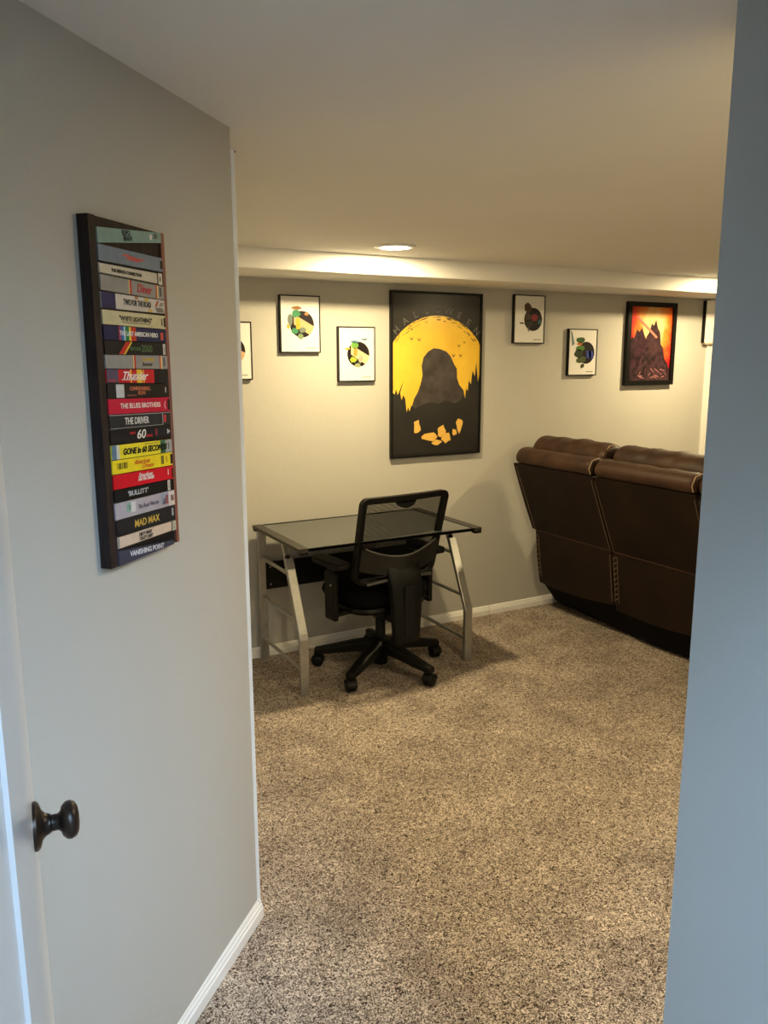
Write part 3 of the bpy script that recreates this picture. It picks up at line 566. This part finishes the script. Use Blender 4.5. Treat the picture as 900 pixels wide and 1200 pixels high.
# ------------------------------------------------------------------ desk
def desk():
    ZT = 0.735; X0, X1, Y0, Y1 = 1.335, 2.335, 3.235, 3.850
    root = empty('glass_desk', ((X0+X1)/2, (Y0+Y1)/2, 0)); tag(root, 'smoked glass desk with silver metal legs against the back wall', 'desk')
    cx, cy = (X0+X1)/2, (Y0+Y1)/2
    def B(name, x0, x1, y0, y1, z0, z1, m, bv=0.0): return obox(name, x0-cx, x1-cx, y0-cy, y1-cy, z0, z1, m, root, bv)
    B('glass_top', X0+0.045, X1-0.045, Y0, Y1, ZT-0.012, ZT-0.004, M_glass)
    M_bar = mat('dark_bronze_bar', (0.035, 0.030, 0.025), 0.5, 0.2, scale=20)
    for s in (0, 1):
        xa = X0 if s == 0 else X1-0.048
        br = B('side_rail', xa, xa+0.048, Y0, Y1, ZT-0.016, ZT, M_bar, 0.002)
        for ya in (Y0-0.004, Y1-0.030):
            k = NB(); box(k, xa+0.004-cx, xa+0.044-cx, ya-cy, ya+0.034-cy, ZT-0.030, ZT-0.014); fin('end_clip', k, M_black, br, bevel=0.003)
    B('front_edge_strip', X0+0.048, X1-0.048, Y0, Y0+0.010, ZT-0.016, ZT-0.002, M_black)
    B('back_edge_strip', X0+0.048, X1-0.048, Y1-0.010, Y1, ZT-0.016, ZT-0.002, M_black)
    for s in (0, 1):
        xc = (1.385 if s == 0 else 2.318)-cx
        pr = [(-0.022, -0.012), (-0.022, 0.012), (0.022, 0.012), (0.022, -0.012)]
        def tb(name, pts, pr, m=M_steel):
            b = NB(); tube(b, [(xc, y-cy, z) for y, z in pts], 1, prof=pr, upv=(1, 0, 0)); return fin(name, b, m, root, bevel=0.003)
        # front leg: vertical foot, bend, then leaning back to the top
        ft = tb('front_leg', [(3.322, 0.0), (3.322, 0.275), (3.330, 0.298), (3.487, 0.632)], pr)
        tb('leg_bracket', [(3.490, 0.605), (3.560, 0.722)], [(-0.011, -0.014), (-0.011, 0.014), (0.011, 0.014), (0.011, -0.014)])
        b = NB(); bmesh.ops.create_uvsphere(b, u_segments=16, v_segments=10, radius=0.013); bmesh.ops.translate(b, verts=b.verts[:], vec=(xc-0.006, 3.485-cy, 0.641)); fin('ball_cap', b, M_black, root, smooth=True)
        tb('back_leg', [(3.858, 0.0), (3.858, 0.722)], pr)
        for z, yf in ((0.115, 3.328), (0.345, 3.352), (0.555, 3.455)):
            b = NB(); tube(b, [(xc, 3.852-cy, z), (xc, yf-cy, z)], 0.0095, 12); fin('side_rung', b, M_steel, root, smooth=True)
        B('top_runner', 1.385-0.012 if s == 0 else 2.318-0.012, 1.385+0.012 if s == 0 else 2.318+0.012, Y0+0.05, Y1-0.01, ZT-0.030, ZT-0.016, M_steel)
    pn = B('modesty_panel', 1.40, 2.30, 3.845, 3.858, 0.385, 0.530, M_black)
    for x in (1.425, 2.275):
        for z in (0.41, 0.505): 
            k = NB(); lathe(k, [(0.005, 0), (0.005, 0.003), (0.003, 0.004)], 12, lambda a, c, h, x=x, z=z: (x-cx+a, 3.845-cy-h, z+c)); fin('screw', k, M_steel, pn)
desk()

# ------------------------------------------------------------------ office chair
def office_chair():
    root = empty('office_chair', (1.86, 3.44, 0), R(6)); tag(root, 'black mesh back office chair on five castors pulled up to the glass desk', 'office chair')
    base_rot = R(-6)
    b = NB(); lathe(b, [(0.030, 0.030), (0.036, 0.034), (0.038, 0.075), (0.050, 0.090), (0.055, 0.120), (0.050, 0.165), (0.038, 0.172)], 24)
    fin('base_hub', b, M_black, root, smooth=True)
    for k in range(5):
        a = base_rot+k*2*PI/5
        d = Vector((math.cos(a), math.sin(a), 0))
        b = NB()
        pts = [d*0.030+Vector((0, 0, 0.135)), d*0.14+Vector((0, 0, 0.122)), d*0.27+Vector((0, 0, 0.096)), d*0.345+Vector((0, 0, 0.084))]
        rings = []
        wv = Vector((-d.y, d.x, 0))
        for p, hw, hh in zip(pts, (0.034, 0.031, 0.026, 0.022), (0.034, 0.028, 0.021, 0.016)):
            rings.append([b.verts.new(p+wv*x*hw+Vector((0, 0, z*hh))) for x, z in ((-1, -1), (-1, 0.5), (-0.55, 1), (0.55, 1), (1, 0.5), (1, -1))])
        for A, B_ in zip(rings, rings[1:]):
            for j in range(6): b.faces.new((A[j], A[(j+1) % 6], B_[(j+1) % 6], B_[j]))
        b.faces.new(rings[0][::-1]); b.faces.new(rings[-1])
        fin('base_leg', b, M_black, root, bevel=0.004)
        c = d*0.330
        b = NB(); lathe(b, [(0.008, 0.045), (0.008, 0.085)], 10, lambda x, y, h: (c.x+x, c.y+y, h)); 
        ca = empty('castor', (0, 0, 0)); bpy.data.objects.remove(ca)
        st = fin('castor_stem', b, M_black, root)
        ang = a+0.8*k
        ax = Vector((math.cos(ang), math.sin(ang), 0)); bx_ = Vector((-ax.y, ax.x, 0))
        for s in (-1, 1):
            b = NB(); lathe(b, [(0.010, 0.004), (0.027, 0.004), (0.030, 0.008), (0.030, 0.018), (0.024, 0.025), (0.010, 0.027)], 20, lambda x, y, h, s=s: c+ax*(s*h)+bx_*x+Vector((0, 0, 0.030+y)))
            fin('castor_wheel', b, M_black, st, smooth=True)
        b = NB()
        hood = [(0.034*math.cos(t), 0.032+0.034*math.sin(t)) for t in [PI*j/10 for j in range(11)]]
        hood += [(0.031*math.cos(t), 0.032+0.031*math.sin(t)) for t in [PI*(10-j)/10 for j in range(11)]]
        prism(b, hood, -0.024, 0.024, lambda u, v, w: c+ax*w+bx_*u+Vector((0, 0, v)))
        fin('castor_hood', b, M_black, st)
    b = NB(); lathe(b, [(0.026, 0.150), (0.026, 0.270), (0.023, 0.275)], 20); fin('column_sleeve', b, M_black, root, smooth=True)
    b = NB(); lathe(b, [(0.014, 0.265), (0.014, 0.320)], 20); fin('gas_piston', b, M_chrome, root, smooth=True)
    b = NB(); box(b, -0.075, 0.075, -0.13, 0.11, 0.305, 0.355); fin('tilt_mechanism', b, M_black, root, bevel=0.012)
    b = NB(); tube(b, [(-0.05, 0.02, 0.315), (-0.05, -0.02, 0.29), (-0.03, -0.03, 0.275)], 0.003, 8); fin('release_cable', b, M_black, root)
    b = NB(); tube(b, [(0.06, 0.03, 0.33), (0.20, 0.06, 0.325), (0.24, 0.07, 0.322)], 0.005, 8); fin('lever', b, M_black, root)
    # seat: superellipse slab with waterfall front
    def slab(name, rx, ry, z0, z1, cy, m, n=44, dish=0.0):
        b = NB(); rings = []
        lv = [(0.80, 0.0), (0.95, 0.18), (1.0, 0.5), (0.97, 0.82), (0.86, 0.98), (0.45, 1.0)]
        for sc, h in lv:
            ring = []
            for k in range(n):
                t = 2*PI*k/n; c_, s_ = math.cos(t), math.sin(t)
                x = math.copysign(abs(c_)**0.55, c_)*rx*sc; y = math.copysign(abs(s_)**0.55, s_)*ry*sc
                z = z0+(z1-z0)*h-dish*h*(max(0, y/ry)**2)*0.6
                ring.append(b.verts.new((x, y+cy, z)))
            rings.append(ring)
        for A, B_ in zip(rings, rings[1:]):
            for j in range(n): b.faces.new((A[j], A[(j+1) % n], B_[(j+1) % n], B_[j]))
        b.faces.new(rings[0][::-1]); b.faces.new(rings[-1])
        return fin(name, b, m, root, smooth=True)
    slab('seat_pan', 0.225, 0.205, 0.338, 0.385, 0.05, M_black)
    slab('seat_cushion', 0.245, 0.220, 0.378, 0.465, 0.05, M_fabric, dish=0.03)
    # back: curved sheet, y as a function of x and z (negative = behind)
    def by(x, z): return -0.125-0.110*(z-0.515)/0.415+0.30*x*x
    HW = lambda z: 0.228+0.010*min(1, max(0, (z-0.50)/0.43))
    ZB, ZTp = 0.515, 0.930
    def rr(n=10, rad=0.022):
        pts = []
        corners = [(1, 1, 0), (-1, 1, 90), (-1, -1, 180), (1, -1, 270)]
        for sx, sz, a0 in corners:
            rd = rad if sz > 0 else rad*2.2
            zc_ = (ZTp-rd) if sz > 0 else (ZB+rd); xc_ = sx*(HW(ZTp if sz > 0 else ZB)-rd)
            for k in range(n+1):
                a = R(a0+90*k/n); pts.append((xc_+rd*math.cos(a), zc_+rd*math.sin(a)))
        out = []
        for i in range(len(pts)):
            p, q = pts[i], pts[(i+1) % len(pts)]
            L_ = math.hypot(q[0]-p[0], q[1]-p[1]); m_ = max(1, int(L_/0.05))
            for k in range(m_): out.append((p[0]+(q[0]-p[0])*k/m_, p[1]+(q[1]-p[1])*k/m_))
        return [(x, by(x, z), z) for x, z in out]
    ring = rr()
    b = NB(); tube(b, ring, 1, closed=True, prof=[(-0.016, -0.014), (-0.016, 0.006), (-0.010, 0.014), (0.010, 0.014), (0.016, 0.006), (0.016, -0.014)], upv=(0, 1, 0)); fin('back_frame', b, M_black, root, smooth=True)
    # mesh fabric: real threads
    b = NB(); pitch = 0.0052; wd = 0.0026
    def strip(pts, dirv):
        vs = [(b.verts.new(Vector(p)-dirv*wd/2), b.verts.new(Vector(p)+dirv*wd/2)) for p in pts]
        for (a, c_), (d_, e_) in zip(vs, vs[1:]): b.faces.new((a, c_, e_, d_))
    z = 0.60
    while z < ZTp-0.008:
        hw = HW(z)-0.006
        strip([(x, by(x, z)+0.002, z) for x in [hw*(-1+2*k/8) for k in range(9)]], Vector((0, 0, 1))); z += pitch
    x = -0.228
    while x < 0.229:
        strip([(x*HW(zz)/0.235, by(x, zz)+0.002, zz) for zz in [0.60+(ZTp-0.008-0.60)*k/6 for k in range(7)]], Vector((1, 0, 0))); x += pitch
    tag(fin('mesh_fabric', b, M_fabric, root), kind='stuff')
    # lower plastic shell with a sagging top edge, narrowing into the spine cover
    def shell(outl, off, th, name, m=M_black, bev=0.004, n=24):
        b = NB(); Fv = []; Bv = []
        for (x, zz) in outl:
            Fv.append(b.verts.new((x, by(x, max(zz, 0.50))+off, zz))); Bv.append(b.verts.new((x, by(x, max(zz, 0.50))+off-th, zz)))
        k = len(outl); b.faces.new(Fv); b.faces.new(Bv[::-1])
        for i in range(k): b.faces.new((Fv[i], Fv[(i+1) % k], Bv[(i+1) % k], Bv[i]))
        bmesh.ops.triangulate(b, faces=[f for f in b.faces if len(f.verts) > 4])
        return fin(name, b, m, root)
    def grid_shell(name, ztop, zbot, hw, off, th, m=M_black, nx=20, nz=8):
        b = NB(); G = []
        for side in (0, 1):
            g = []
            for i in range(nx+1):
                s = -1+2*i/nx; col_ = []
                for j in range(nz+1):
                    f = j/nz; zt, zb = ztop(s), zbot(s); zz = zb+(zt-zb)*f; x_ = s*hw(zz)
                    col_.append(b.verts.new((x_, by(x_, max(zz, 0.50))+off-side*th-0.055*(1-s*s)**2*(1-0.55*f), zz)))
                g.append(col_)
            G.append(g)
        for side in (0, 1):
            for i in range(nx):
                for j in range(nz):
                    q = (G[side][i][j], G[side][i+1][j], G[side][i+1][j+1], G[side][i][j+1]); b.faces.new(q)
        def edge(seq):
            for (i, j), (k, l) in zip(seq, seq[1:]): b.faces.new((G[0][i][j], G[0][k][l], G[1][k][l], G[1][i][j]))
        edge([(i, 0) for i in range(nx+1)]); edge([(i, nz) for i in range(nx+1)]); edge([(0, j) for j in range(nz+1)]); edge([(nx, j) for j in range(nz+1)])
        return fin(name, b, m, root, smooth=True)
    grid_shell('back_shell', lambda s: 0.640+0.055*s*s, lambda s: 0.555+0.03*abs(s)**3, lambda z: HW(z)-0.004, -0.014, 0.012, mat('grey_black_plastic', (0.012, 0.0115, 0.011), 0.40, scale=50, spec=0.35))
    b = NB(); tube(b, [(x, by(x, 0.64+0.055*(x/0.21)**2)-0.022-0.025*(1-(x/0.21)**2)**2, 0.641+0.055*(x/0.21)**2) for x in [-0.21+0.42*k/16 for k in range(17)]], 0.0055, 8); fin('shell_rim', b, mat('grey_rim_plastic', (0.06, 0.057, 0.050), 0.4, scale=40), root, smooth=True)
    # spine cover (tall box that hangs behind the seat)
    b = NB()
    rings = []
    for hw_, zz, yf, yb_ in ((0.098, 0.610, -0.170, -0.196), (0.094, 0.560, -0.185, -0.222), (0.090, 0.500, -0.200, -0.242), (0.080, 0.360, -0.205, -0.252), (0.070, 0.215, -0.207, -0.252)):
        rings.append([b.verts.new(p) for p in ((-hw_, yf, zz), (-hw_, yb_+0.012, zz), (-hw_+0.014, yb_, zz), (hw_-0.014, yb_, zz), (hw_, yb_+0.012, zz), (hw_, yf, zz))])
    for A, B_ in zip(rings, rings[1:]):
        for j in range(6): b.faces.new((A[j], A[(j+1) % 6], B_[(j+1) % 6], B_[j]))
    b.faces.new(rings[0][::-1]); b.faces.new(rings[-1])
    sc_ = fin('spine_cover', b, M_black, root, smooth=True)
    b = NB(); prism(b, [(0.030, 0.50), (0.028, 0.245), (-0.028, 0.245), (-0.030, 0.50)], -0.256, -0.250, lambda u, v, w: (u, w, v)); fin('spine_inset', b, mat('matte_black_plastic', (0.006, 0.006, 0.006), 0.6, spec=0.25), sc_, bevel=0.002)
    b = NB(); box(b, -0.055, 0.055, -0.215, -0.05, 0.300, 0.345); fin('back_arm', b, M_black, root, bevel=0.010)
    for sd in (-1, 1):
        b = NB(); tube(b, [(sd*0.19, -0.165, 0.515), (sd*0.12, -0.185, 0.525), (sd*0.05, -0.195, 0.535)], 0.009, 10); fin('lumbar_support', b, mat('grey_rim_plastic', (0.06, 0.057, 0.05), 0.4), root, smooth=True)
    b = NB(); prism(b, [(0.055*math.cos(t), ZTp-0.016+0.036*math.sin(t)) for t in [PI+PI*k/14 for k in range(15)]], by(0, 0.91)+0.004, by(0, 0.91)+0.020, lambda u, v, w: (u, w, v)); fin('top_bracket', b, M_black, root)
    for s in (-1, 1):
        b = NB(); tube(b, [(s*0.170, 0.0, 0.352), (s*0.272, 0.0, 0.345), (s*0.286, 0.0, 0.365)], 1, prof=[(-0.010, -0.035), (-0.010, 0.035), (0.010, 0.035), (0.010, -0.035)]); fin('arm_bracket', b, M_black, root, bevel=0.004)
        b = NB(); box(b, s*0.288-0.014, s*0.288+0.014, -0.048, 0.048, 0.318, 0.560); po = fin('arm_post', b, M_black, root, bevel=0.010)
        b = NB(); box(b, s*0.288-0.010, s*0.288+0.010, -0.028, 0.028, 0.50, 0.600); fin('arm_slider', b, M_black, root, bevel=0.006)
        b = NB(); lathe(b, [(0.006, 0), (0.006, 0.004), (0.003, 0.005)], 12, lambda x, y, h, s=s: (s*(0.302+h), x-0.02, 0.50+y)); fin('arm_button', b, M_steel, po)
        pad = [(0.045, -0.115), (0.048, 0.02), (0.042, 0.105), (0.026, 0.130), (-0.026, 0.130), (-0.042, 0.105), (-0.048, 0.02), (-0.045, -0.115), (-0.025, -0.135), (0.025, -0.135)]
        b = NB(); prism(b, pad, 0.592, 0.622, lambda u, v, w, s=s: (s*0.288+u, v+0.01, w)); fin('arm_pad', b, M_black, root, bevel=0.009, seg=3)
office_chair()

# ------------------------------------------------------------------ reclining sofa
def loft(name, prof, y0, y1, m, parent, rnd=0.03, n=6, wob=0.0, seed=0, seg=10, smooth=True, puff=0.0):
    """sweep an x-z outline from y0 to y1 with rounded ends; wob gives soft creases"""
    cx = sum(p[0] for p in prof)/len(prof); cz = sum(p[1] for p in prof)/len(prof); rg = random.Random(seed)
    ph = [rg.uniform(0, 6.28) for _ in range(6)]
    ys = []
    for k in range(n): t = k/n*PI/2; ys.append((rnd*(1-math.sin(PI/2-t) if False else 1-math.cos(PI/2-(PI/2-t))), None))
    sect = []
    for k in range(n+1):
        t = k/n*PI/2; sect.append((y0+rnd*(1-math.cos(t)) if False else y0+rnd*(1-math.cos(t)), math.sin(t)))
    L_ = (y1-y0)-2*rnd
    mid = [(y0+rnd+L_*k/seg, 1.0) for k in range(1, seg)]
    end = [(y1-(s[0]-y0), s[1]) for s in sect[::-1]]
    S = sect+mid+end
    ext = max(max(abs(p[0]-cx), abs(p[1]-cz)) for p in prof)
    b = NB(); rings = []
    for (y, k) in S:
        q = 1-(1-k)*min(1.0, rnd/ext)
        f = (y-y0)/(y1-y0)
        ring = []
        for i, (x, z) in enumerate(prof):
            w_ = 0
            if wob: w_ = wob*(math.sin(38*y+9*i/len(prof)*6.28*0.3+ph[0])+0.7*math.sin(71*y+ph[1]+i*0.6)+0.6*math.sin(17*y+ph[2]))
            pf = puff*math.sin(PI*f)
            dx, dz = x-cx, z-cz; l = math.hypot(dx, dz) or 1
            ring.append(b.verts.new((cx+dx*q+dx/l*(w_+pf), y, cz+dz*q+dz/l*(w_+pf))))
        rings.append(ring)
    nP = len(prof)
    for A, B_ in zip(rings, rings[1:]):
        for j in range(nP): b.faces.new((A[j], A[(j+1) % nP], B_[(j+1) % nP], B_[j]))
    b.faces.new(rings[0][::-1]); b.faces.new(rings[-1])
    return fin(name, b, m, parent, smooth=smooth)
def smoothpoly(pts, it=2):
    for _ in range(it):
        out = []
        for i in range(len(pts)):
            p, q = pts[i], pts[(i+1) % len(pts)]
            out += [(p[0]*0.75+q[0]*0.25, p[1]*0.75+q[1]*0.25), (p[0]*0.25+q[0]*0.75, p[1]*0.25+q[1]*0.75)]
        pts = out
    return pts
def stitch(bm, p, q, step=0.011, ln=0.006, r=0.0011):
    p, q = Vector(p), Vector(q); d = q-p; n = max(1, int(d.length/step)); d.normalize()
    for k in range(n):
        a = p+d*(k*step); tube(bm, [a, a+d*ln], r, 4)
def sofa():
    root = empty('reclining_sofa', (3.62, 2.82, 0)); tag(root, 'brown leather reclining sofa seen from behind, end against the back wall', 'sofa')
    ox, oy = 3.62, 2.82
    sh = lambda prof: [(x-ox, z) for x, z in prof]
    XL0, ZL0 = 3.195, 0.200      # lower edge of the lower back panel
    XM, ZM = 3.150, 0.530        # seam
    XU, ZU = 2.985, 0.955        # top of upper panel
    seats = [(3.800, 3.152), (3.138, 2.480), (2.466, 1.815)]
    for i, (ya, yb) in enumerate(seats):
        y0, y1 = yb-oy, ya-oy
        low = [(XL0, ZL0), (XM, ZM), (XM+0.03, ZM), (XL0+0.03, ZL0)]
        b = NB()
        N = 14; A = []
        for k in range(N+1):      # sagging lower hem
            f = k/N; y = y0+(y1-y0)*f; dz = -0.018*math.sin(PI*f)+(0.02-0.04*f)*0.6
            A.append([b.verts.new((XL0-ox, y, ZL0+dz)), b.verts.new((XM-0.004-ox+(XL0-XM)*0.45, y, (ZL0+ZM)/2+0.012*math.sin(5*f+i))), b.verts.new((XM-ox, y, ZM-0.002)), b.verts.new((XM+0.022-ox, y, ZM-0.002)), b.verts.new((XL0+0.022-ox, y, ZL0+dz))])
        for P_, Q in zip(A, A[1:]):
            for j in range(5): b.faces.new((P_[j], P_[(j+1) % 5], Q[(j+1) % 5], Q[j]))
        b.faces.new(A[0][::-1]); b.faces.new(A[-1])
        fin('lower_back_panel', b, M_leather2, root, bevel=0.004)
        upp = [(XM, ZM+0.002), (XM+(XU-XM)*0.33-0.004, ZM+(ZU-ZM)*0.33), (XM+(XU-XM)*0.67-0.004, ZM+(ZU-ZM)*0.67), (XU, ZU), (XU+0.06, ZU), (XM+0.03, ZM+0.002)]
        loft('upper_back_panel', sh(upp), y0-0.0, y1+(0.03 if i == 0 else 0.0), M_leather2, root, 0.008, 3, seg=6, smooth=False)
        roll = smoothpoly([(XU-0.004, ZU), (XU-0.022, ZU+0.045), (XU+0.005, ZU+0.088), (XU+0.07, ZU+0.100), (XU+0.16, ZU+0.07), (XU+0.16, ZU), (XU+0.08, ZU-0.01)])
        loft('back_roll', sh(roll), y0+0.012, y1, M_leather, root, 0.030, 6, 0.0012, 10+i)
        head = smoothpoly([(XU+0.085, ZU+0.05), (XU+0.085, ZU+0.115), (XU+0.14, ZU+0.162), (XU+0.23, ZU+0.155), (XU+0.30, ZU+0.08), (XU+0.33, ZU-0.10), (XU+0.30, ZU-0.20), (XU+0.16, ZU-0.10)])
        loft('headrest_cushion', sh(head), y0+0.020, y1-0.028, M_leather, root, 0.035, 6, 0.0030, 20+i, seg=22, puff=0.006)
        back = smoothpoly([(XU+0.10, ZU-0.02), (XU+0.28, ZU-0.10), (XU+0.42, 0.62), (3.52, 0.44), (3.30, 0.42), (XM+0.03, 0.56)])
        loft('back_cushion', sh(back), y0+0.012, y1-0.012, M_leather, root, 0.04, 5, 0.002, 30+i)
        seat_p = smoothpoly([(3.36, 0.28), (3.36, 0.46), (3.60, 0.49), (3.95, 0.48), (4.07, 0.44), (4.08, 0.36), (4.04, 0.28)])
        loft('seat_cushion', sh(seat_p), y0+0.006, y1-0.006, M_leather, root, 0.04, 5, 0.0015, 40+i)
        foot = smoothpoly([(4.03, 0.08), (4.03, 0.36), (4.09, 0.37), (4.10, 0.30), (4.09, 0.10)], 1)
        loft('footrest_panel', sh(foot), y0+0.01, y1-0.01, M_leather, root, 0.02, 4)
        # stitching
        b = NB(); e = 0.0015
        for yy in (y0+0.006, y1-0.006):
            stitch(b, (XM-ox-e-0.006, yy, ZM+0.01), (XU-ox-e-0.006, yy, ZU-0.01))
        if i < 2:
            xs = lambda z: XL0+(XM-XL0)*(z-ZL0)/(ZM-ZL0)-ox-0.009
            for yy in ((y1-0.006, y1-0.034) if True else ()):
                stitch(b, (xs(0.24), yy, 0.24), (xs(0.52), yy, 0.52))
            z = 0.25
            while z < 0.50:
                stitch(b, (xs(z), y1-0.006, z), (xs(z+0.018), y1-0.032, z+0.018), 0.009, 0.008); z += 0.030
            stitch(b, (xs(0.24), y0+0.006, 0.24), (xs(0.52), y0+0.006, 0.52))
        tag(fin('stitching', b, M_thread, root), kind='stuff')
        b = NB()
        tube(b, [(XM-ox-0.001, y0, ZM), (XM-ox-0.001, y1, ZM)], 0.0028, 6); fin('piping', b, M_leather, root, smooth=True)
        b = NB(); tube(b, [(p[0]-ox, y0+0.016, p[1]) for p in [(XU+0.0, ZU+0.01), (XU-0.012, ZU+0.04), (XU+0.008, ZU+0.082), (XU+0.06, ZU+0.094)]], 0.0025, 6)
        tube(b, [(p[0]-ox, y0+0.030, p[1]) for p in [(XU+0.095, ZU+0.07), (XU+0.098, ZU+0.11), (XU+0.14, ZU+0.150), (XU+0.19, ZU+0.155)]], 0.0025, 6)
        fin('cushion_piping', b, M_thread, root, smooth=True)
    for (ya, yb) in ((3.86, 3.803), (1.812, 1.66)):
        arm = smoothpoly([(3.34, 0.06), (3.30, 0.30), (3.32, 0.58), (3.40, 0.64), (3.95, 0.62), (4.06, 0.56), (4.08, 0.06)])
        loft('arm', sh(arm), yb-oy, ya-oy, M_leather, root, 0.025, 5, 0.001)
    # dark liner around the base, sagging near the carpet
    b = NB(); N = 26; A = []
    rg = random.Random(2)
    for k in range(N+1):
        f = k/N; y = 1.70+(3.84-1.70)*f-oy
        dx = 0.05*math.sin(PI*min(1, f*1.02))+rg.uniform(-0.006, 0.006)
        A.append([b.verts.new((3.41-dx-ox, y, 0.004)), b.verts.new((3.37-dx-ox, y, 0.03)), b.verts.new((3.26-ox, y, 0.17)), b.verts.new((3.24-ox, y, 0.30)), b.verts.new((4.02-ox, y, 0.30)), b.verts.new((4.02-ox, y, 0.004))])
    for P_, Q in zip(A, A[1:]):
        for j in range(6): b.faces.new((P_[j], P_[(j+1) % 6], Q[(j+1) % 6], Q[j]))
    b.faces.new(A[0][::-1]); b.faces.new(A[-1])
    fin('base_liner', b, M_liner, root)
sofa()
